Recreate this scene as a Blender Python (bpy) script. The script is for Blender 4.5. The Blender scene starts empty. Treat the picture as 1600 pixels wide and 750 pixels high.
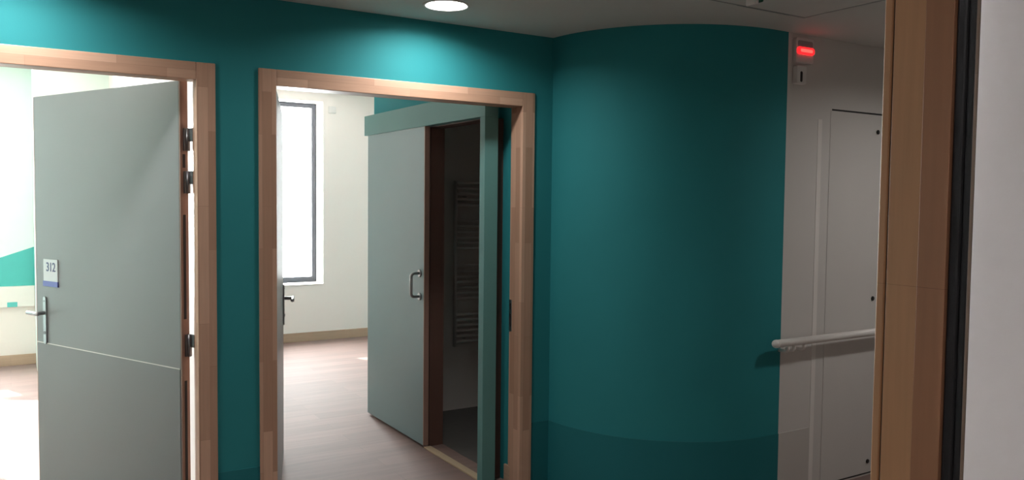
import bpy, bmesh, math, random
from mathutils import Vector, Matrix
random.seed(4)
SC = bpy.context.scene
COL = SC.collection
PI = math.pi

# ------------------------------------------------------------------ materials
def new_mat(name):
    m = bpy.data.materials.new(name); m.use_nodes = True
    nt = m.node_tree
    return m, nt, nt.nodes['Principled BSDF']

def bump(nt, b, scale=200.0, strength=0.05, dist=0.002, stretch=None):
    tc = nt.nodes.new('ShaderNodeTexCoord'); n = nt.nodes.new('ShaderNodeTexNoise')
    n.inputs['Scale'].default_value = scale; n.inputs['Detail'].default_value = 4
    if stretch:
        mp = nt.nodes.new('ShaderNodeMapping'); mp.inputs['Scale'].default_value = stretch
        nt.links.new(tc.outputs['Object'], mp.inputs[0]); nt.links.new(mp.outputs[0], n.inputs['Vector'])
    else:
        nt.links.new(tc.outputs['Object'], n.inputs['Vector'])
    bp = nt.nodes.new('ShaderNodeBump'); bp.inputs['Strength'].default_value = strength; bp.inputs['Distance'].default_value = dist
    nt.links.new(n.outputs['Fac'], bp.inputs['Height']); nt.links.new(bp.outputs[0], b.inputs['Normal'])
    return n

def paint(name, col, rough=0.6, var=0.03, scale=3.0, bmp=0.05, spec=0.4, bscale=180):
    m, nt, b = new_mat(name)
    tc = nt.nodes.new('ShaderNodeTexCoord'); n = nt.nodes.new('ShaderNodeTexNoise')
    n.inputs['Scale'].default_value = scale; n.inputs['Detail'].default_value = 3
    nt.links.new(tc.outputs['Object'], n.inputs['Vector'])
    r = nt.nodes.new('ShaderNodeValToRGB')
    r.color_ramp.elements[0].position = 0.3; r.color_ramp.elements[1].position = 0.7
    r.color_ramp.elements[0].color = (*[c * (1 - var) for c in col], 1)
    r.color_ramp.elements[1].color = (*[min(1, c * (1 + var)) for c in col], 1)
    nt.links.new(n.outputs['Fac'], r.inputs[0]); nt.links.new(r.outputs[0], b.inputs['Base Color'])
    b.inputs['Roughness'].default_value = rough; b.inputs['Specular IOR Level'].default_value = spec
    if bmp: bump(nt, b, bscale, bmp)
    return m

def metal(name, col, rough=0.3):
    m, nt, b = new_mat(name)
    b.inputs['Base Color'].default_value = (*col, 1); b.inputs['Metallic'].default_value = 1.0
    b.inputs['Roughness'].default_value = rough
    bump(nt, b, 400, 0.02)
    return m

def emit(name, col, strength, base=(0.8, 0.8, 0.8)):
    m, nt, b = new_mat(name)
    b.inputs['Base Color'].default_value = (*base, 1)
    b.inputs['Emission Color'].default_value = (*col, 1); b.inputs['Emission Strength'].default_value = strength
    b.inputs['Roughness'].default_value = 0.3
    return m

def staves(name, axis, c1, c2, rough=0.42, length=0.52, row=0.043):
    """finger-jointed beech: staves run along the given axis"""
    m, nt, b = new_mat(name)
    tc = nt.nodes.new('ShaderNodeTexCoord'); sp = nt.nodes.new('ShaderNodeSeparateXYZ')
    nt.links.new(tc.outputs['Object'], sp.inputs[0])
    add = nt.nodes.new('ShaderNodeMath'); add.operation = 'ADD'
    a, o1, o2 = {'Z': ('Z', 'X', 'Y'), 'X': ('X', 'Z', 'Y'), 'Y': ('Y', 'X', 'Z')}[axis]
    nt.links.new(sp.outputs[o1], add.inputs[0]); nt.links.new(sp.outputs[o2], add.inputs[1])
    cb = nt.nodes.new('ShaderNodeCombineXYZ')
    nt.links.new(sp.outputs[a], cb.inputs[0]); nt.links.new(add.outputs[0], cb.inputs[1])
    br = nt.nodes.new('ShaderNodeTexBrick'); br.offset = 0.37; br.offset_frequency = 2; br.squash = 1.0
    br.inputs['Scale'].default_value = 1.0; br.inputs['Brick Width'].default_value = length; br.inputs['Row Height'].default_value = row
    br.inputs['Mortar Size'].default_value = 0.0004; br.inputs['Bias'].default_value = 0.0
    br.inputs['Color1'].default_value = (*c1, 1); br.inputs['Color2'].default_value = (*c2, 1)
    br.inputs['Mortar'].default_value = (*[x * 0.7 for x in c2], 1)
    nt.links.new(cb.outputs[0], br.inputs['Vector'])
    mp = nt.nodes.new('ShaderNodeMapping'); mp.inputs['Scale'].default_value = (5, 90, 90)
    nt.links.new(cb.outputs[0], mp.inputs[0])
    n = nt.nodes.new('ShaderNodeTexNoise'); n.inputs['Scale'].default_value = 1.0; n.inputs['Detail'].default_value = 5
    nt.links.new(mp.outputs[0], n.inputs['Vector'])
    r = nt.nodes.new('ShaderNodeMapRange'); r.inputs['To Min'].default_value = 0.86; r.inputs['To Max'].default_value = 1.12
    nt.links.new(n.outputs['Fac'], r.inputs['Value'])
    mx = nt.nodes.new('ShaderNodeVectorMath'); mx.operation = 'SCALE'
    nt.links.new(br.outputs['Color'], mx.inputs[0]); nt.links.new(r.outputs[0], mx.inputs['Scale'])
    nt.links.new(mx.outputs[0], b.inputs['Base Color'])
    b.inputs['Roughness'].default_value = rough
    return m

def planks(name, c1, c2, rough=0.38):
    m, nt, b = new_mat(name)
    tc = nt.nodes.new('ShaderNodeTexCoord')
    mp = nt.nodes.new('ShaderNodeMapping'); mp.inputs['Rotation'].default_value = (0, 0, 0)
    nt.links.new(tc.outputs['Object'], mp.inputs[0])
    br = nt.nodes.new('ShaderNodeTexBrick'); br.offset = 0.41
    br.inputs['Scale'].default_value = 1; br.inputs['Brick Width'].default_value = 1.2; br.inputs['Row Height'].default_value = 0.15
    br.inputs['Mortar Size'].default_value = 0.001
    br.inputs['Color1'].default_value = (*c1, 1); br.inputs['Color2'].default_value = (*c2, 1)
    br.inputs['Mortar'].default_value = (*[x * 0.85 for x in c2], 1)
    nt.links.new(mp.outputs[0], br.inputs['Vector'])
    mp2 = nt.nodes.new('ShaderNodeMapping'); mp2.inputs['Scale'].default_value = (2.5, 22, 1)
    nt.links.new(tc.outputs['Object'], mp2.inputs[0])
    n = nt.nodes.new('ShaderNodeTexNoise'); n.inputs['Scale'].default_value = 1; n.inputs['Detail'].default_value = 6
    nt.links.new(mp2.outputs[0], n.inputs['Vector'])
    r = nt.nodes.new('ShaderNodeMapRange'); r.inputs['To Min'].default_value = 0.8; r.inputs['To Max'].default_value = 1.18
    nt.links.new(n.outputs['Fac'], r.inputs['Value'])
    mx = nt.nodes.new('ShaderNodeVectorMath'); mx.operation = 'SCALE'
    nt.links.new(br.outputs['Color'], mx.inputs[0]); nt.links.new(r.outputs[0], mx.inputs['Scale'])
    nt.links.new(mx.outputs[0], b.inputs['Base Color'])
    b.inputs['Roughness'].default_value = rough; b.inputs['Specular IOR Level'].default_value = 0.3
    return m

def glass_mat(name):
    m = bpy.data.materials.new(name); m.use_nodes = True; nt = m.node_tree; nt.nodes.clear()
    o = nt.nodes.new('ShaderNodeOutputMaterial'); mix = nt.nodes.new('ShaderNodeMixShader')
    t = nt.nodes.new('ShaderNodeBsdfTransparent'); g = nt.nodes.new('ShaderNodeBsdfGlossy'); g.inputs['Roughness'].default_value = 0.02
    t.inputs['Color'].default_value = (0.96, 0.98, 0.97, 1)
    mix.inputs[0].default_value = 0.06
    nt.links.new(t.outputs[0], mix.inputs[1]); nt.links.new(g.outputs[0], mix.inputs[2]); nt.links.new(mix.outputs[0], o.inputs[0])
    return m

TEAL = (0.024, 0.226, 0.250)
M = {
    'teal': paint('teal_paint', TEAL, 0.72, 0.03, 2.0, 0.08, 0.25),
    'teal_low': paint('teal_vinyl_sheet', (0.016, 0.170, 0.192), 0.66, 0.02, 4.0, 0.04, 0.25),
    'sage': paint('sage_teal_paint', (0.10, 0.25, 0.24), 0.5, 0.02, 3.0, 0.05),
    'white': paint('white_wall_paint', (0.63, 0.60, 0.575), 0.6, 0.015, 2.0, 0.06),
    'white_low': paint('white_vinyl_sheet', (0.56, 0.53, 0.50), 0.42, 0.015, 2.0, 0.03),
    'cream': paint('cream_wall_paint', (0.88, 0.825, 0.785), 0.65, 0.015, 2.0, 0.06),
    'mint': paint('bounce_tinted_wall_paint', (0.74, 0.84, 0.80), 0.6, 0.015, 2.0, 0.06),  # pale wall tint includes light bounced off the aqua side wall
    'ceiling': paint('ceiling_paint', (0.72, 0.71, 0.68), 0.7, 0.015, 2.0, 0.05),
    'dark_gap': paint('shadow_gap', (0.03, 0.03, 0.03), 0.8, 0.02),
    'grey_gap': paint('grey_gap_profile', (0.34, 0.34, 0.33), 0.8, 0.02),
    'leaf': paint('grey_door_laminate', (0.226, 0.235, 0.241), 0.36, 0.015, 2.0, 0.02),
    'leaf_low': paint('grey_door_plate', (0.213, 0.221, 0.229), 0.42, 0.015, 2.0, 0.03),
    'leaf_white': paint('white_door_laminate', (0.84, 0.80, 0.80), 0.4, 0.015, 2.0, 0.02),
    'mintleaf': paint('sage_door_laminate', (0.205, 0.315, 0.333), 0.25, 0.015, 2.0, 0.02),
    'wood_z': staves('beech_staves_upright', 'Z', (0.64, 0.41, 0.295), (0.40, 0.232, 0.155)),
    'wood_x': staves('beech_staves_level', 'X', (0.64, 0.41, 0.295), (0.44, 0.262, 0.178)),
    'lipping': staves('beech_edge_lipping', 'Z', (0.30, 0.185, 0.145), (0.24, 0.145, 0.115), 0.45, 0.9, 0.2),
    'wood_warm': staves('varnished_beech_jamb', 'Z', (0.42, 0.222, 0.112), (0.37, 0.19, 0.098), 0.40, 0.9, 0.2),
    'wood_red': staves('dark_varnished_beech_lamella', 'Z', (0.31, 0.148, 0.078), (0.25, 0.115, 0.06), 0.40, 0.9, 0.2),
    'lipping_dark': staves('dark_beech_lipping', 'Z', (0.16, 0.105, 0.075), (0.13, 0.085, 0.06), 0.5, 0.9, 0.2),
    'lining': staves('shaded_beech_lining', 'Z', (0.11, 0.055, 0.042), (0.09, 0.045, 0.035), 0.5, 1.0, 0.12),  # beech lining, the shade of the bathroom opening put into its colour
    'floor': planks('oak_look_vinyl_floor', (0.225, 0.157, 0.140), (0.192, 0.136, 0.123), 0.72),
    'floor_dark': paint('bathroom_floor', (0.10, 0.095, 0.09), 0.5, 0.08, 20),
    'base': staves('oak_look_baseboard', 'X', (0.46, 0.33, 0.235), (0.40, 0.28, 0.20), 0.5, 0.9, 0.3),
    'base_y': staves('oak_look_baseboard_side', 'Y', (0.46, 0.33, 0.235), (0.40, 0.28, 0.20), 0.5, 0.9, 0.3),
    'threshold': paint('tan_threshold_strip', (0.42, 0.33, 0.22), 0.45, 0.04, 8),
    'steel': metal('brushed_steel', (0.40, 0.40, 0.41), 0.30),
    'steel_dark': metal('dark_steel', (0.22, 0.22, 0.23), 0.4),
    'rubber': paint('black_rubber', (0.018, 0.018, 0.02), 0.5, 0.1, 30),
    'plastic': paint('white_plastic', (0.72, 0.70, 0.68), 0.4, 0.01, 4, 0),
    'grey_plastic': paint('grey_plastic', (0.30, 0.29, 0.30), 0.4, 0.01, 4, 0),
    'rail': paint('white_rail_vinyl', (0.78, 0.74, 0.71), 0.36, 0.01, 4, 0.02),
    'black': paint('black_plastic', (0.02, 0.018, 0.018), 0.5, 0.05, 8, 0),
    'window_frame': paint('anthracite_window_frame', (0.028, 0.031, 0.040), 0.5, 0.03, 6, 0),
    'sill': paint('white_sill_board', (0.80, 0.78, 0.74), 0.4, 0.02, 4, 0),
    'sign': paint('white_sign_plate', (0.66, 0.70, 0.72), 0.35, 0.01, 4, 0),
    'sign_blue': paint('blue_sign_band', (0.13, 0.16, 0.42), 0.4, 0.01, 4, 0),
    'digit': paint('grey_blue_lettering', (0.10, 0.13, 0.24), 0.5, 0.01, 4, 0),
    'aqua': paint('aqua_wall_accent', (0.06, 0.36, 0.33), 0.55, 0.02, 3),
    'aqua_wall': paint('aqua_wall_paint', (0.50, 0.67, 0.645), 0.6, 0.02, 3),
    'green': paint('dark_green_lens', (0.01, 0.09, 0.05), 0.25, 0.02, 4, 0),
    'glass': glass_mat('window_glass'),
    'lamp': emit('downlight_diffuser', (1.0, 0.975, 0.94), 185.0),
    'can': paint('downlight_reflector', (0.8, 0.8, 0.78), 0.35, 0.01, 4, 0),
    'red': emit('red_lens', (1.0, 0.018, 0.022), 1.6, (0.4, 0.01, 0.01)),
    'red_hot': emit('red_lens_core', (1.0, 0.075, 0.06), 2.2, (0.4, 0.05, 0.03)),
    'tower': paint('towel_radiator_enamel', (0.55, 0.54, 0.52), 0.35, 0.01, 4, 0),
    'linen': paint('aqua_fabric', (0.10, 0.45, 0.42), 0.8, 0.05, 30),
}

# ------------------------------------------------------------------ geometry helpers
class MB:
    def __init__(self): self.bm = bmesh.new()
    def box(self, x0, x1, y0, y1, z0, z1):
        vs = [self.bm.verts.new(p) for p in ((x0,y0,z0),(x1,y0,z0),(x1,y1,z0),(x0,y1,z0),(x0,y0,z1),(x1,y0,z1),(x1,y1,z1),(x0,y1,z1))]
        for f in ((0,3,2,1),(4,5,6,7),(0,1,5,4),(1,2,6,5),(2,3,7,6),(3,0,4,7)): self.bm.faces.new([vs[i] for i in f])
        return self
    def prism(self, pts, axis, a0, a1):
        """outline pts (2-D) extruded along axis from a0 to a1"""
        def P(p, a): return {'x': (a, p[0], p[1]), 'y': (p[0], a, p[1]), 'z': (p[0], p[1], a)}[axis]
        A = [self.bm.verts.new(P(p, a0)) for p in pts]; B = [self.bm.verts.new(P(p, a1)) for p in pts]
        n = len(pts)
        self.bm.faces.new(A[::-1]); self.bm.faces.new(B)
        for i in range(n):
            j = (i + 1) % n; self.bm.faces.new((A[i], A[j], B[j], B[i]))
        return self
    def tube(self, path, r, seg=14, cap=True):
        path = [Vector(p) for p in path]; rings = []
        up = None
        for i, p in enumerate(path):
            t = (path[min(i+1, len(path)-1)] - path[max(i-1, 0)]).normalized()
            if up is None:
                up = Vector((0,0,1)) if abs(t.z) < .9 else Vector((1,0,0))
            s = t.cross(up).normalized(); u = s.cross(t).normalized(); up = u
            rr = r[i] if isinstance(r, (list, tuple)) else r
            rings.append([self.bm.verts.new(p + (s*math.cos(2*PI*k/seg) + u*math.sin(2*PI*k/seg))*rr) for k in range(seg)])
        for a, b in zip(rings, rings[1:]):
            for k in range(seg):
                f = self.bm.faces.new((a[k], a[(k+1)%seg], b[(k+1)%seg], b[k])); f.smooth = True
        if cap:
            self.bm.faces.new(rings[0][::-1]); self.bm.faces.new(rings[-1])
        return self
    def lathe(self, prof, seg=40, center=(0,0,0)):
        """profile of (radius, z) turned about the vertical axis"""
        rings = []
        for r, z in prof:
            if r < 1e-6: rings.append([self.bm.verts.new((center[0], center[1], center[2]+z))])
            else: rings.append([self.bm.verts.new((center[0]+r*math.cos(2*PI*k/seg), center[1]+r*math.sin(2*PI*k/seg), center[2]+z)) for k in range(seg)])
        for a, b in zip(rings, rings[1:]):
            for k in range(seg):
                q = [a[k % len(a)], a[(k+1) % len(a)], b[(k+1) % len(b)], b[k % len(b)]]
                q = [v for i, v in enumerate(q) if v not in q[:i]]
                if len(q) > 2:
                    f = self.bm.faces.new(q); f.smooth = True
        return self
    def build(self, name, mat, parent=None, bevel=0.0, seg=2):
        bmesh.ops.recalc_face_normals(self.bm, faces=self.bm.faces)
        me = bpy.data.meshes.new(name); self.bm.to_mesh(me); self.bm.free()
        me.materials.append(mat if not isinstance(mat, str) else M[mat])
        o = bpy.data.objects.new(name, me); COL.objects.link(o)
        if parent: o.parent = parent
        if bevel:
            md = o.modifiers.new('edges', 'BEVEL'); md.width = bevel; md.segments = seg; md.limit_method = 'ANGLE'; md.angle_limit = math.radians(40)
        return o

def tag(o, label=None, cat=None, group=None, kind=None):
    if label: o['label'] = label
    if cat: o['category'] = cat
    if group: o['group'] = group
    if kind: o['kind'] = kind
    return o
def empty(name, loc=(0,0,0), rz=0.0):
    o = bpy.data.objects.new(name, None); COL.objects.link(o); o.location = loc; o.rotation_euler = (0, 0, rz); o.empty_display_size = 0.1
    return o
def struct(o, label=None, cat=None): return tag(o, label, cat, kind='structure')
def rrect(x0, x1, z0, z1, r, n=5):
    out = []
    for cx, cz, a in ((x1-r, z1-r, 0), (x0+r, z1-r, 90), (x0+r, z0+r, 180), (x1-r, z0+r, 270)):
        for k in range(n+1):
            t = math.radians(a + 90*k/n); out.append((cx + r*math.cos(t), cz + r*math.sin(t)))
    return out

# ------------------------------------------------------------------ dimensions (metres)
YM, YMB = 3.77, 3.85            # corridor wall with the bedroom doors
YF = 8.93                       # facade wall of the bedrooms
YW = 2.935                      # white corridor wall beyond the curve
CZ, RZ = 2.50, 2.785            # corridor and bedroom ceilings
SEAM = 0.36
HEAD = 2.185

# ------------------------------------------------------------------ floors and ceilings
struct(MB().box(-3.2, 7.2, -2.6, 9.5, -0.08, 0.0).build('floor', 'floor'), 'wood-look vinyl floor of the corridor and bedrooms', 'floor')
# corridor ceiling, with an access panel let in (thin shadow gap round it)
PX0, PX1, PY0, PY1, G = 2.10, 3.30, 1.47, 2.665, 0.015
dlx, dly, dlr = 1.745, 3.425, 0.098
LAMPS = [(dlx, dly), (4.30, 1.80), (-0.02, 3.425), (-2.3, 1.8)]
def ceiling_mesh():
    """ceiling sheet with round holes for the downlights and a rectangular cut for the access panel"""
    bm = bmesh.new()
    xs = sorted({-3.2, 7.2, PX0-G, PX1+G} | {c for x, y in LAMPS for c in (x-.15, x+.15)})
    ys = sorted({0.735, YMB, PY0-G, PY1+G} | {c for x, y in LAMPS for c in (y-.15, y+.15)})
    def hole(x0, x1, y0, y1):
        for x, y in LAMPS:
            if x0 >= x-.1501 and x1 <= x+.1501 and y0 >= y-.1501 and y1 <= y+.1501: return (x, y)
    done = set()
    for x0, x1 in zip(xs, xs[1:]):
        for y0, y1 in zip(ys, ys[1:]):
            if x0 >= PX0-G-1e-6 and x1 <= PX1+G+1e-6 and y0 >= PY0-G-1e-6 and y1 <= PY1+G+1e-6: continue
            h = hole(x0, x1, y0, y1)
            if h: done.add(h); continue
            bm.faces.new([bm.verts.new(p) for p in ((x0,y0,CZ),(x0,y1,CZ),(x1,y1,CZ),(x1,y0,CZ))])
    for x, y in done:
        n = 48; inn = []; out = []
        for k in range(n):
            a = 2*PI*k/n; c, s = math.cos(a), math.sin(a); q = .15/max(abs(c), abs(s))
            inn.append(bm.verts.new((x+dlr*c, y+dlr*s, CZ))); out.append(bm.verts.new((x+q*c, y+q*s, CZ)))
        for k in range(n):
            j = (k+1) % n; bm.faces.new((inn[k], inn[j], out[j], out[k]))
    bmesh.ops.remove_doubles(bm, verts=bm.verts, dist=1e-5)
    bmesh.ops.recalc_face_normals(bm, faces=bm.faces)
    return bm
cm = MB(); cm.bm.free(); cm.bm = ceiling_mesh()
cm.box(-3.2, 7.2, 0.735, YM, CZ+0.16, CZ+0.2)
struct(cm.build('ceiling', 'ceiling'), 'dim grey white corridor ceiling', 'ceiling')
t_ = MB().box(PX0, PX1, PY0, PY1, CZ+0.001, CZ+0.0095).box(PX0-G-.01, PX1+G+.01, PY0-G-.01, PY1+G+.01, CZ+.010, CZ+.02).build('trim_1', 'ceiling')
sg_ = MB()
for a in ((PX0-G, PX1+G, PY1, PY1+G), (PX0-G, PX1+G, PY0-G, PY0), (PX0-G, PX0, PY0, PY1), (PX1, PX1+G, PY0, PY1)): sg_.box(*a, CZ+.001, CZ+.0098)
sg_.build('shadow_gap', 'grey_gap', t_)
struct(t_, 'flush square access panel in the corridor ceiling', 'ceiling panel')
struct(MB().box(-3.2, 7.2, YM+.001, 9.5, RZ, RZ+0.1).build('ceiling_bedrooms', 'cream'), 'pale ceiling of the bedrooms', 'ceiling')
struct(MB().box(-3.2, 7.2, -2.6, 0.72, 2.6, 2.7).build('ceiling_near', 'ceiling'), 'ceiling of the room nearest the viewer', 'ceiling')

# ------------------------------------------------------------------ walls
D1L, D1R = -0.575, 0.705       # clear opening of the left bedroom door
D2L, D2R = 1.052, 2.384        # clear opening of the right bedroom door
CW = 0.08                      # casing width
w = MB()
w.box(-3.2, D1L-CW+.01, YM, YMB-.005, 0, RZ)
w.box(D1R+CW-.01, D2L-CW+.01, YM, YMB-.005, 0, RZ)
w.box(D2R+CW-.01, 2.70, YM, YMB-.005, 0, RZ)
w.box(D1L-CW+.01, D1R+CW-.01, YM, YMB-.005, HEAD-.01, RZ)
w.box(D2L-CW+.01, D2R+CW-.01, YM, YMB-.005, HEAD-.01, RZ)
struct(w.build('wall_main', 'teal'), 'teal painted corridor wall with two doorways', 'wall')
# bedroom side skin of the same wall
w = MB(); a, b = YMB-.004, YMB+.004
w.box(-3.2, D1L-CW+.01, a, b, 0, RZ); w.box(D1R+CW-.01, D2L-CW+.01, a, b, 0, RZ); w.box(D2R+CW-.01, 4.8, a, b, 0, RZ)
w.box(D1L-CW+.01, D1R+CW-.01, a, b, HEAD-.01, RZ); w.box(D2L-CW+.01, D2R+CW-.01, a, b, HEAD-.01, RZ)
struct(w.build('wall_inner', 'cream'), 'cream bedroom side of the corridor wall', 'wall')
# curved wall: quarter round from the inner corner out to the white wall
CX, CY, R = 3.425, 3.775, 0.84
def arc(r, a0=180.0, a1=270.0, n=48): return [(CX + r*math.cos(math.radians(a0+(a1-a0)*k/n)), CY + r*math.sin(math.radians(a0+(a1-a0)*k/n))) for k in range(n+1)]
TEDGE = 3.512
def shell(rout, rin, xend, z0, z1, m, name):
    o, i = arc(rout), arc(rin)
    pts = o + [(xend, CY-rout), (xend, CY-rin)] + i[::-1]
    mb = MB(); A = []; B = []
    mb.prism(pts, 'z', z0, z1)
    bmesh.ops.recalc_face_normals(mb.bm, faces=mb.bm.faces)
    bmesh.ops.split_edges(mb.bm, edges=[e for e in mb.bm.edges if len(e.link_faces) == 2 and e.calc_face_angle(0) > math.radians(25)])
    for p in mb.bm.faces: p.smooth = abs(p.normal.z) < .5
    return mb.build(name, m)
struct(shell(R, R-.1, TEDGE, 0, CZ+.1, 'teal', 'wall_curved'), 'teal wall curving outwards at the end of the corridor wall', 'wall')
struct(shell(R+.0035, R-.001, TEDGE, 0, SEAM, 'teal_low', 'trim_2'), 'darker teal protective sheet round the foot of the curved wall', 'wall protection')
struct(MB().box(TEDGE, 7.2, YW, YW+.1, 0, CZ+.1).build('wall_right', 'white'), 'white corridor wall beyond the teal curve', 'wall')
struct(MB().box(TEDGE, 3.765, YW-.0035, YW+.001, 0, SEAM).build('trim_3', 'white_low'), 'off white protective sheet at the foot of the white wall', 'wall protection')
struct(MB().box(3.765, 3.80, YW-.0025, YW+.001, 0, 2.06).build('trim_4', 'rail', bevel=.0015), 'narrow white upright cover strip on the white wall', 'trim')
w = MB()
w.box(D1R+CW, D2L-CW, YM-.0035, YM+.001, 0, SEAM); w.box(D2R+CW, 2.592, YM-.0035, YM+.001, 0, SEAM)
w.box(-3.2, D1L-CW, YM-.0035, YM+.001, 0, SEAM)
struct(w.build('trim_5', 'teal_low'), 'darker teal protective sheet between the two doorways', 'wall protection')
# bedrooms: dividing wall, side walls, facade
struct(MB().box(0.80, 0.965, YMB+.004, YF, 0, RZ).build('wall_divider', 'cream'), 'cream dividing wall between the bedrooms', 'wall')
struct(MB().box(0.206, 0.80, 8.30, YF, 0, RZ).build('wall_corner', 'mint'), 'pale boxed-out corner of the left bedroom', 'wall')
struct(MB().box(-3.2, -2.6, YMB+.004, YF, 0, RZ).build('wall_left', 'aqua_wall'), 'aqua side wall of the left bedroom', 'wall')
struct(MB().box(4.8, 4.9, YMB, YF, 0, RZ).build('wall_bedroom_right', 'cream'), 'cream side wall of the right bedroom', 'wall')
W1 = (-1.60, -0.46, 0.60, 2.62)     # left bedroom window: x0,x1,z0,z1
W2 = (2.315, 3.015, 0.64, 2.675)     # right bedroom window
YO = 9.28
def facade(x0, x1, win, name, mat, label):
    a, b, c, d = win; w = MB()
    w.box(x0, a, YF, YO, 0, RZ); w.box(b, x1, YF, YO, 0, RZ); w.box(a, b, YF, YO, 0, c); w.box(a, b, YF, YO, d, RZ)
    return struct(w.build(name, mat), label, 'wall')
facade(-3.2, 0.80, W1, 'wall_facade_left', 'mint', 'pale facade wall of the left bedroom, tinted mint for bounced light')
facade(0.80, 4.9, W2, 'wall_facade_right', 'cream', 'cream facade wall of the right bedroom')
# near room round the viewer
Y0, Y1 = 0.735, 0.838
ND_L, ND_R = -0.09, 1.25
w = MB(); w.box(-3.2, ND_L-CW, Y0, Y1, 0, CZ+.2); w.box(ND_R+CW, 7.2, Y0, Y1, 0, CZ+.2); w.box(ND_L-CW, ND_R+CW, Y0, Y1, HEAD, CZ+.2)
struct(w.build('wall_near', 'white'), 'white corridor wall beside the nearest doorway', 'wall')
struct(MB().box(-3.2, 7.2, -2.7, -2.6, 0, 2.7).build('wall_back', 'white'), 'white wall behind the viewer', 'wall')
struct(MB().box(-1.9, -1.8, -2.6, Y0, 0, 2.7).build('wall_near_left', 'white'), 'white side wall of the nearest room', 'wall')
struct(MB().box(3.4, 3.5, -2.6, Y0, 0, 2.7).build('wall_near_right', 'white'), 'white right wall of the nearest room', 'wall')
struct(MB().box(-3.3, -3.2, -2.6, YMB, 0, RZ).build('wall_corridor_left', 'white'), 'white wall closing the corridor on the left', 'wall')
struct(MB().box(7.2, 7.3, -2.6, YMB, 0, RZ).build('wall_corridor_right', 'white'), 'white wall closing the corridor on the right', 'wall')

# baseboards in the bedrooms
struct(MB().box(-2.6, 0.206, YF-.003, YF+.001, 0, .556).build('trim_11', 'cream'), 'cream lower band of the left bedroom wall', 'wall protection')
struct(MB().box(0.965, 4.8, YF-.012, YF, 0, .10).build('baseboard_facade', 'base', bevel=.003), 'wood-look baseboard under the window of the right bedroom', 'baseboard')
struct(MB().box(-2.6, 0.206, YF-.012, YF, 0, .10).build('baseboard_left', 'base', bevel=.003), 'wood-look baseboard of the left bedroom', 'baseboard')

# ------------------------------------------------------------------ wood door frames
def door_frame(name, xl, xr, yf, yb, label, sill_dir=1):
    root = struct(empty(name, ((xl+xr)/2, yf, 0)), label, 'door frame')
    c = (xl+xr)/2; d = yb-yf
    def rel(a): return a-c
    # L-shaped jambs: casing on the corridor face and a stop rebate towards the room
    for s, x in ((-1, xl), (1, xr)):
        a, b = sorted((rel(x), rel(x + s*CW)))
        mb = MB().box(a, b, 0, d, 0, HEAD)
        mb.build('frame_jamb', 'wood_z', root, bevel=.003)
    MB().box(rel(xl), rel(xr), 0, d, HEAD-.075, HEAD).build('frame_head', 'wood_x', root, bevel=.003)
    return root
f1 = door_frame('trim_6', D1L, D1R, 3.76, YMB+.014, 'beech frame round the doorway on the left')
f2 = door_frame('trim_7', D2L, D2R, 3.76, YMB+.03, 'beech frame round the doorway beside the curved teal wall')
# strike plate let into the right jamb of the second frame
sx = D2R-(D2L+D2R)/2
MB().box(sx-.0022, sx+.001, 0.092, 0.119, 0.868, 1.045).build('strike_plate', 'steel', f2, bevel=.001)
for z0, z1 in ((.99, 1.025), (.895, .965)): MB().box(sx-.003, sx-.0015, .099, .112, z0, z1).build('strike_slot', 'black', f2)
# small screw cap at the top corner of that frame
# ------------------------------------------------------------------ hinged door leaves
def lever_set(root, u, z, ydir, t, tip=-1, lever_len=.125):
    """backplate and lever on the face y = 0 (ydir -1) or y = t (ydir +1) of a leaf; u along the leaf"""
    y0 = 0.0 if ydir < 0 else t
    h = empty('lever_handle', (u, y0, z)); h.parent = root
    MB().prism(rrect(-.0135, .0135, -.165, .085, .0132), 'y', 0, ydir*.009).build('backplate', 'steel', h, bevel=.002)
    mb = MB(); p = [(0, ydir*.005, 0), (0, ydir*.035, 0)]
    mb.tube([(-tip*.034, ydir*.055, 0), (-tip*.030, ydir*.058, 0), (tip*.012, ydir*.058, 0)], [.006, .0102, .0102], 14)
    pts = [(0, ydir*.008, 0), (0, ydir*.042, 0)]
    for k in range(1, 6):
        a = k/5*PI/2; pts.append((tip*.016*(1-math.cos(a)), ydir*(.042+.016*math.sin(a)), 0))
    pts += [(tip*.06, ydir*.058, 0), (tip*(lever_len-.01), ydir*.058, 0.0), (tip*lever_len, ydir*.052, 0)]
    mb.tube(pts, [.0105]*(len(pts)-1)+[.007], 14)
    mb.build('lever', 'steel', h)
    mb = MB(); mb.tube([(0, 0, -.105), (0, ydir*.012, -.105)], .0085, 12); mb.build('lock_cylinder', 'steel_dark', h)
    mb = MB(); mb.tube([(0, 0, .062), (0, ydir*.011, .062)], .004, 10); mb.build('screw', 'steel_dark', h)
    return h

def hinge(root, u, y, z, h=.10, side=-1):
    hg = empty('hinge', (u, y, z)); hg.parent = root
    mb = MB(); mb.tube([(0, 0, -h/2), (0, 0, h/2)], .0078, 14); mb.build('knuckle', 'steel_dark', hg)
    for k in (-1, 1): 
        mb = MB(); mb.tube([(0,0,k*h/2), (0,0,k*(h/2+.004))], .0085, 12); mb.build('hinge_cap', 'steel', hg)
    return hg

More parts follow.
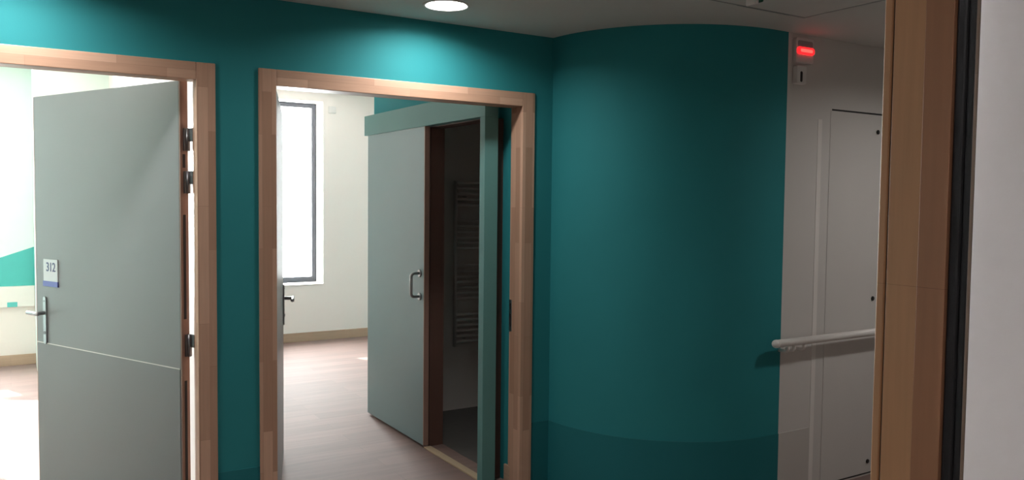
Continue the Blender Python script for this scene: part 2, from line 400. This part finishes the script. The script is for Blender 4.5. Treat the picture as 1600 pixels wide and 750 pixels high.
def door_leaf(name, hx, hy, fx, fy, length, T, z0, z1, label, seam, mat, mat_low, face=-1):
    """leaf with its hinge edge at (hx,hy), running towards (fx,fy); local x along the leaf, local y = thickness"""
    ang = math.atan2(fy-hy, fx-hx)
    root = struct(empty(name, (hx, hy, 0), ang), label, 'door')
    t0, t1 = sorted((0.0, T))
    e = .009
    MB().box(e, length-e, t0, t1, z0, z1).build('leaf', mat, root, bevel=.0015)
    MB().box(0, e-.0003, t0+.0008, t1-.0008, z0, z1).build('edge_lipping', 'lipping', root, bevel=.001)
    MB().box(length-e+.0003, length, t0+.0008, t1-.0008, z0, z1).build('edge_lipping', 'lipping', root, bevel=.001)
    return root

# left bedroom door: stands ajar into the room
hx, hy, fx, fy = 0.655, 3.872, 0.120, 5.000
T1 = -0.041                                   # corridor face is local y = 0, the other face lies to local -y
L1 = math.hypot(fx-hx, fy-hy)
d1 = door_leaf('door_1', hx, hy, fx, fy, L1, T1, 0.008, 2.115, 'grey door numbered 312 standing ajar in the left doorway', .82, 'leaf', 'leaf_low')
MB().box(.012, L1-.012, 0, .0022, .012, .822).build('kick_plate', 'leaf_low', d1, bevel=.001)
MB().box(.012, L1-.012, .0002, .0032, .8222, .8262).build('plate_edge', 'plastic', d1)
h1 = lever_set(d1, L1-.098, 0.985, +1, 0.0, tip=1, lever_len=.080)
# room sign
sg = empty('room_sign', (L1-.158, 0, 1.198)); sg.parent = d1
MB().box(-.068, .068, 0, .006, -.068, .070).build('sign_plate', 'sign', sg, bevel=.001)
MB().box(-.071, .071, 0.0004, .0085, -.072, -.044).build('colour_band', 'sign_blue', sg, bevel=.001)
def text_mesh(s, size, name, mat, parent, loc, rot):
    cu = bpy.data.curves.new(name, 'FONT'); cu.body = s; cu.size = size; cu.align_x = 'CENTER'; cu.align_y = 'CENTER'; cu.extrude = .0006; cu.offset = 0.0006
    to = bpy.data.objects.new(name + '_t', cu); COL.objects.link(to)
    bpy.context.view_layer.update()
    me = bpy.data.meshes.new_from_object(to.evaluated_get(bpy.context.evaluated_depsgraph_get()))
    bpy.data.objects.remove(to)
    o = bpy.data.objects.new(name, me); COL.objects.link(o); me.materials.clear(); me.materials.append(M[mat])
    o.parent = parent; o.location = loc; o.rotation_euler = rot
    return o
for i, c in enumerate('312'):
    text_mesh(c, .066, 'digit', 'digit', sg, (0.024-i*.030, .0068, .028), (PI/2, 0, PI))
# hinges of door 1 (on the room side knuckle line beside the jamb)
ca, sa = math.cos(math.atan2(fy-hy, fx-hx)), math.sin(math.atan2(fy-hy, fx-hx))
for z in (1.855, 1.665, .93):
    hg = empty('hinge', (-.012, T1*.72, z)); hg.parent = d1
    mb = MB(); mb.tube([(0, 0, -.05), (0, 0, .05)], .0078, 14); mb.build('knuckle', 'steel_dark', hg)
    MB().box(.0, .0135, -.014, .014, -.05, .05).build('hinge_flap', 'steel_dark', hg, bevel=.001)
    # flap that reaches over to the jamb
    MB().box(-.030, 0.002, -.012, -.004, -.008, .05).build('frame_flap', 'steel_dark', hg, bevel=.001)
for z in (1.76, 1.3, .55):
    MB().box(-.0012, 0, T1*.62, T1*.3, z-.03 if z > 1.7 else z-.25, z+.03 if z > 1.7 else z+.22).build('edge_groove', 'rubber', d1)

# right bedroom door: open into the room, seen edge on
hx, hy, fx, fy = 1.085, 3.886, 1.451, 5.05
L2 = math.hypot(fx-hx, fy-hy)
d2 = door_leaf('door_2', hx, hy, fx, fy, L2, 0.04, 0.008, 2.115, 'pale door open into the right bedroom, seen almost edge on', .82, 'leaf', 'leaf_low')
lever_set(d2, L2-.075, 0.985, -1, 0.04, tip=-1, lever_len=.13)
for z in (1.855, 1.665, .93):
    hg = empty('hinge', (-.012, .034, z)); hg.parent = d2
    mb = MB(); mb.tube([(0, 0, -.05), (0, 0, .05)], .0078, 14); mb.build('knuckle', 'steel_dark', hg)
MB().box(L2-.0002, L2+.0015, .01, .03, .86, 1.1).build('lock_faceplate', 'steel', d2)

# nearest doorway: jamb, gasket, white leaf folded back towards the viewer
f3 = struct(empty('trim_8', (ND_R, Y0-.01, 0)), 'varnished beech jamb of the nearest doorway with black seal', 'door frame')
def j(name, x0, x1, y0, y1, mat, bevel=.002): return MB().box(x0, x1, y0, y1, 0, HEAD-.002).build(name, mat, f3, bevel=bevel)
yo = Y0-.01
j('frame_casing', 0, CW+.01, .833-yo, .8475-yo, 'wood_warm')
j('frame_jamb', 0.0006, CW, .7755-yo, .8295-yo, 'wood_warm', .0006)
j('frame_jamb', 0.0006, CW, .729-yo, .7755-yo, 'wood_red', .0006)
j('groove', .004, CW, .8296-yo, .8329-yo, 'dark_gap', 0)
j('seal_strip', .006, .05, .712-yo, .7288-yo, 'rubber', .004)
j('seal_lip', .010, .05, .6985-yo, .7118-yo, 'rubber', .003)
MB().box(ND_L-ND_R-CW, ND_L-ND_R, .729-yo, .8475-yo, 0, HEAD).build('frame_jamb', 'wood_warm', f3, bevel=.002)
MB().box(ND_L-ND_R, CW, .729-yo, .8475-yo, HEAD-.075, HEAD+.002).build('frame_head', 'wood_x', f3, bevel=.002)
d3 = struct(empty('door_3', (ND_R+.004, .6965, 0)), 'white door leaf folded back beside the nearest doorway', 'door')
MB().box(0, .04, -1.24, -.0055, .008, 2.12).build('leaf', 'leaf_white', d3, bevel=.001)
MB().box(-.0002, .04, -.0052, 0, .008, 2.12).build('edge_lipping', 'lipping_dark', d3, bevel=.0008)

# ------------------------------------------------------------------ bathroom block of the right bedroom with its sliding door
PX, PXB = 2.33, 2.40
w = MB()
w.box(PX, PXB, 3.985+.03, 3.99+.03, 0, RZ)
w.box(PX, PXB, 4.755, 5.74, 0, RZ); w.box(PX, PXB, 4.02, 4.755, 2.085, RZ)
w.box(PXB-.005, 4.8, 5.46, 5.74, 0, RZ)
w.box(PX+.066, PXB+.03, YMB+.004, 4.02, 0, RZ)
struct(w.build('wall_bathroom', 'teal'), 'teal bathroom wall inside the right bedroom', 'wall')
struct(MB().box(PXB+.001, 4.8, 5.452, 5.4598, 0, RZ).build('wall_bathroom_back', 'white'), 'white back wall of the dark bathroom', 'wall')
struct(MB().box(PXB, 4.8, YMB+.004, 5.452, 0.0005, .004).build('floor_bathroom', 'floor_dark'), 'dark floor of the bathroom', 'floor')
struct(MB().box(PXB, 4.8, YMB+.004, 5.452, 2.45, 2.5).build('ceiling_bathroom', 'ceiling'), 'ceiling of the dark bathroom', 'ceiling')
struct(MB().box(PX+.052, PX+.0655, YMB+.006, 3.92, 0, .10).build('baseboard_bathroom', 'base_y', bevel=.002), 'wood-look baseboard just inside the right doorway', 'baseboard')
# casing of the sliding door: header box, near post, linings, threshold
sf = struct(empty('trim_9', (2.244, 3.927, 0)), 'sage green header and post framing the sliding bathroom door', 'door frame')
MB().box(0, .0855, 0.0, 5.716-3.927, 2.062, 2.205).build('header', 'sage', sf, bevel=.002)
MB().box(0, .0855, 0, .056, 0, 2.0618).build('post', 'sage', sf, bevel=.002)
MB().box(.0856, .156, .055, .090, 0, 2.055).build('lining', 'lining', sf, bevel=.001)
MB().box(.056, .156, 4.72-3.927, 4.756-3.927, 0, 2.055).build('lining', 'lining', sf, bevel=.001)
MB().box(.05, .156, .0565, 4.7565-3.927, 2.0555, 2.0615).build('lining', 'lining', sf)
MB().box(.008, .058, .0565, 4.70-3.927, 0, .010).build('threshold', 'threshold', sf, bevel=.002)
d4 = struct(empty('door_4', (2.250, 4.70, 0)), 'sage green sliding bathroom door with steel pull handle', 'door')
MB().box(.0005, .0345, .0085, .96, .016, 2.10).build('leaf', 'mintleaf', d4, bevel=.0015)
MB().box(0, .035, 0, .0082, .016, 2.10).build('edge_lipping', 'lipping', d4, bevel=.001)
def pull(side, mat):
    h = empty('pull_handle', (.0005 if side < 0 else .0345, .065, 1.05)); h.parent = d4
    pts = [(0, 0, -.075)]; ro = .022; reach = .062*side
    pts.append((reach-ro*side, 0, -.075))
    for k in range(1, 7):
        a = k/6*PI/2; pts.append((reach-ro*side+ro*side*math.sin(a), 0, -.075+ro*(1-math.cos(a))))
    pts += [(p[0], p[1], -p[2]) for p in pts[::-1]]
    MB().tube(pts, .0095, 16).build('grip', mat, h)
    for z in (-.075, .075):
        mb = MB(); mb.tube([(0, 0, z), (side*.007, 0, z), (side*.0085, 0, z)], [.024, .024, .021], 24); mb.build('rose', mat, h)
pull(-1, 'steel'); pull(1, 'steel')

# towel radiator on the bathroom back wall
tr = tag(empty('towel_radiator', (3.14, 5.392, 0)), 'white ladder towel radiator in the dark bathroom behind the sliding door', 'radiator')
for x in (-.30, .30): MB().tube([(x, 0, .50), (x, 0, 1.74)], .016, 12).build('upright', 'tower', tr)
z = .535
for n_, gap in ((6, .10), (7, .11), (6, .10), (5, 0)):
    for k in range(n_):
        MB().tube([(-.30, -.012, z), (.30, -.012, z)], .0105, 10).build('rung', 'tower', tr); z += .041
    z += gap - .02
for x in (-.22, .22):
    for zz in (.56, 1.62): MB().tube([(x, .0, zz), (x, .056, zz)], .009, 10).build('wall_bracket', 'steel', tr)

# ------------------------------------------------------------------ windows
def window(name, win, y, label, mull=None):
    x0, x1, z0, z1 = win
    r = struct(empty(name, ((x0+x1)/2, y, z0)), label, 'window')
    w2 = (x1-x0)/2; h = z1-z0; f = .052
    xs = [(-w2, -w2+f), (w2-f, w2)] + ([(mull-.03, mull+.03)] if mull is not None else [])
    mb = MB()
    for a, b in xs: mb.box(a, b, 0, .07, 0, h)
    mb.box(-w2+f, w2-f, 0, .07, 0, f+.01); mb.box(-w2+f, w2-f, 0, .07, h-f, h)
    mb.build('window_frame', 'window_frame', r, bevel=.003)
    MB().box(-w2+f-.005, w2-f+.005, .030, .036, f+.003, h-f+.005).build('pane', 'glass', r)
    MB().box(-w2+.002, w2-.002, -.245, .0, -.012, .0).build('window_sill', 'sill', r, bevel=.002)
    return r
window('window_1', (W2[0], W2[1]-.002, W2[2]+.001, W2[3]-.001), 9.165, 'tall narrow window with dark frame in the right bedroom')
window('window_2', (W1[0]+.001, W1[1]-.001, W1[2]+.001, W1[3]-.001), 9.165, 'wide window of the left bedroom')

# left bedroom: painted accent, white board, small cloth
struct(MB().prism([(-.62, .749), (.2055, .749), (.2055, 1.115), (-.62, .822)], 'y', YF-.002, YF+.001).build('trim_10', 'aqua'), 'aqua painted wedge on the wall of the left bedroom', 'wall accent')
wb = tag(MB().prism(rrect(-.40, .204, .556, .748, .006), 'y', YF-.05, YF-.0005).build('wall_board', 'sill', bevel=.003), 'low white board on the wall below the aqua wedge', 'wall board')
# ------------------------------------------------------------------ corridor fittings
def downlight(x, y, label, main=False):
    r = tag(empty('downlight', (x, y, CZ)), label, 'ceiling light', 'recessed round downlights in the corridor ceiling')
    MB().lathe([(dlr-.006, .004), (dlr-.004, -.003), (dlr+.004, -.006), (dlr+.012, -.003), (dlr+.013, .0)], 48).build('trim_ring', 'plastic', r)
    MB().lathe([(dlr-.005, .001), (dlr-.012, .030), (dlr-.014, .034), (0.0, .034)], 48).build('reflector', 'can', r)
    MB().lathe([(dlr-.014, .030), (dlr-.03, .028), (0.0, .027)], 48).build('diffuser', 'lamp', r)
    return r
for (x, y), lab in zip(LAMPS, ('bright round downlight in the ceiling above the right doorway', 'round downlight in the ceiling before the white wall', 'round downlight at the left end of the corridor by the teal wall', 'round downlight at the left end of the corridor nearest the viewer')):
    downlight(x, y, lab)

# handrail
hr = tag(empty('handrail', (3.386, 2.877, .864)), 'white round handrail with rounded end cap along the white wall', 'handrail')
MB().tube([(.022, 0, 0), (3.6, 0, 0)], .0208, 28).build('rail', 'rail', hr)
cap = [(.022*(1-math.cos(k/8*PI/2)), 0, 0) for k in range(9)]
MB().tube(cap + [(.030, 0, 0)], [max(.0012, 0.0220*math.sin(k/8*PI/2)) for k in range(9)] + [.0220], 28).build('end_cap', 'plastic', hr)
for xb in (.115, .163, .245, 1.10, 1.15, 2.10, 2.15):
    b = MB(); b.tube([(xb, 0, -.012), (xb, 0, -.036), (xb, .006, -.045), (xb, .018, -.049), (xb, .0575, -.049)], .0095, 14); b.build('bracket', 'rail', hr)

# access hatch
ah = tag(empty('access_hatch', (3.87, YW, 0)), 'white flush service hatch with black quarter-turn locks beside the handrail', 'hatch')
MB().box(.012, .476, -.0015, -.0003, .010, 2.123).build('shadow_gap', 'dark_gap', ah)
MB().box(.0, .48, -.0022, -.0012, .018, 2.1135).build('hatch_panel', 'white', ah, bevel=.001)
for z in (2.016, 1.05, .085):
    mb = MB(); mb.tube([(.422, -.0035, z), (.422, -.0085, z), (.422, -.0092, z)], [.0125, .0125, .011], 20); mb.build('quarter_turn_lock', 'black', ah)
    MB().box(.4205, .4235, -.0098, -.008, z-.008, z+.008).build('key_slot', 'steel_dark', ah)

# alarm light and key switch
al = tag(empty('alarm_light', (3.547, YW, 2.344)), 'white alarm unit with glowing red lens high on the white wall', 'alarm')
MB().prism(rrect(0, .140, 0, .132, .012), 'y', -.022, -.0002).build('housing', 'plastic', al, bevel=.004)
MB().prism(rrect(.012, .128, .076, .116, .010), 'y', -.027, -.021).build('bezel', 'grey_plastic', al, bevel=.003)
MB().prism(rrect(.003, .137, .044, .083, .018, 7), 'y', -.034, -.020).build('lens', 'red', al, bevel=.005)
MB().prism(rrect(.022, .118, .055, .072, .008, 6), 'y', -.0350, -.032).build('lens_core', 'red_hot', al, bevel=.001)
ks = tag(empty('key_switch', (3.551, YW, 2.232)), 'small white box with dark keyhole slot below the red alarm', 'switch')
MB().prism(rrect(0, .074, 0, .096, .008), 'y', -.030, -.0002).build('housing', 'plastic', ks, bevel=.003)
MB().prism(rrect(.024, .041, .010, .066, .0080), 'y', -.0312, -.0285).build('keyhole', 'black', ks)

# emergency lamp at the ceiling
el = tag(empty('emergency_sign', (2.44, 2.20, CZ)), 'small white and green emergency sign under the corridor ceiling', 'emergency sign')
MB().prism(rrect(-.020, -.004, -.148, 0, .006), 'y', -.02, .03).build('housing', 'plastic', el, bevel=.002)
MB().prism(rrect(-.003, .028, -.134, -.004, .006), 'y', -.015, .025).build('lens', 'green', el, bevel=.002)

# blank plate on the facade wall
tag(MB().prism(rrect(3.08, 3.165, 2.555, 2.635, .006), 'y', YF-.008, YF+.001).build('blank_plate', 'plastic', bevel=.002), 'small white blank cover plate beside the tall window', 'cover plate')
# aqua plate at the lower edge of the board
MB().prism(rrect(-.02, .062, .5575, .603, .003), 'y', YF-.053, YF-.0495).build('colour_plate', 'linen', wb, bevel=.001)

# ------------------------------------------------------------------ unseen lamp added behind the viewer to brighten the near leaf and jamb
nl = tag(empty('added_fill_lamp', (-0.3, -0.9, 2.6)), 'added unseen fill lamp on the ceiling behind the viewer', 'ceiling light')
MB().lathe([(0.0, -.05), (.16, -.046), (.18, -.035), (.185, -.002)], 40).build('diffuser', emit('fill_lamp_glow', (1, .96, .95), 46.0), nl)
MB().lathe([(.184, 0), (.192, 0), (.194, -.02), (.186, -.022)], 40).build('rim', 'plastic', nl)

# ------------------------------------------------------------------ daylight
wd = bpy.data.worlds.new('sky'); SC.world = wd; wd.use_nodes = True
bg = wd.node_tree.nodes['Background']
bg.inputs['Color'].default_value = (0.97, 0.985, 1.0, 1); bg.inputs['Strength'].default_value = 84.0
sd = bpy.data.lights.new('sun', 'SUN'); sd.energy = 24.0; sd.angle = math.radians(0.6); sd.color = (1.0, .97, .92)
so = bpy.data.objects.new('sun', sd); COL.objects.link(so)
dirv = Vector((0.328, -0.84, -0.457)).normalized()
so.rotation_euler = dirv.to_track_quat('-Z', 'Y').to_euler(); so.location = (-4, 16, 8)
for i, (win, nm) in enumerate(((W1, 'portal'), (W2, 'portal'))):
    pd = bpy.data.lights.new(nm, 'AREA'); pd.shape = 'RECTANGLE'; pd.size = win[1]-win[0]; pd.size_y = win[3]-win[2]
    pd.cycles.is_portal = True
    po = bpy.data.objects.new(nm, pd); COL.objects.link(po)
    po.location = ((win[0]+win[1])/2, YO+.01, (win[2]+win[3])/2); po.rotation_euler = (-PI/2, 0, 0)

# ------------------------------------------------------------------ camera
F, yaw, pit, rol = 1275.24, 0.553481, 0.0485414, 0.0105972
cy, sy = math.cos(yaw), math.sin(yaw)
fw = Vector((sy*math.cos(pit), cy*math.cos(pit), -math.sin(pit)))
r0 = Vector((cy, -sy, 0)); u0 = r0.cross(fw)
rt = r0*math.cos(rol) + u0*math.sin(rol); up = -r0*math.sin(rol) + u0*math.cos(rol)
cd = bpy.data.cameras.new('camera'); cd.sensor_fit = 'HORIZONTAL'; cd.sensor_width = 36.0; cd.lens = F/1600*36
cd.clip_start = 0.02
co = bpy.data.objects.new('camera', cd); COL.objects.link(co)
co.matrix_world = Matrix(((rt.x, up.x, -fw.x, 0), (rt.y, up.y, -fw.y, 0), (rt.z, up.z, -fw.z, 1.6), (0, 0, 0, 1)))
SC.camera = co

# ------------------------------------------------------------------ render look
vs = SC.view_settings
SC.display_settings.display_device = 'sRGB'
vs.view_transform = 'Standard'; vs.look = 'None'; vs.gamma = 1.0; vs.use_curve_mapping = False; vs.exposure = 0.0
cyc = SC.cycles
cyc.max_bounces = 14; cyc.diffuse_bounces = 8; cyc.glossy_bounces = 4; cyc.transparent_max_bounces = 12
cyc.caustics_reflective = False; cyc.caustics_refractive = False
cyc.sample_clamp_indirect = 6.0
cyc.use_denoising = True
cyc.blur_glossy = 1.0
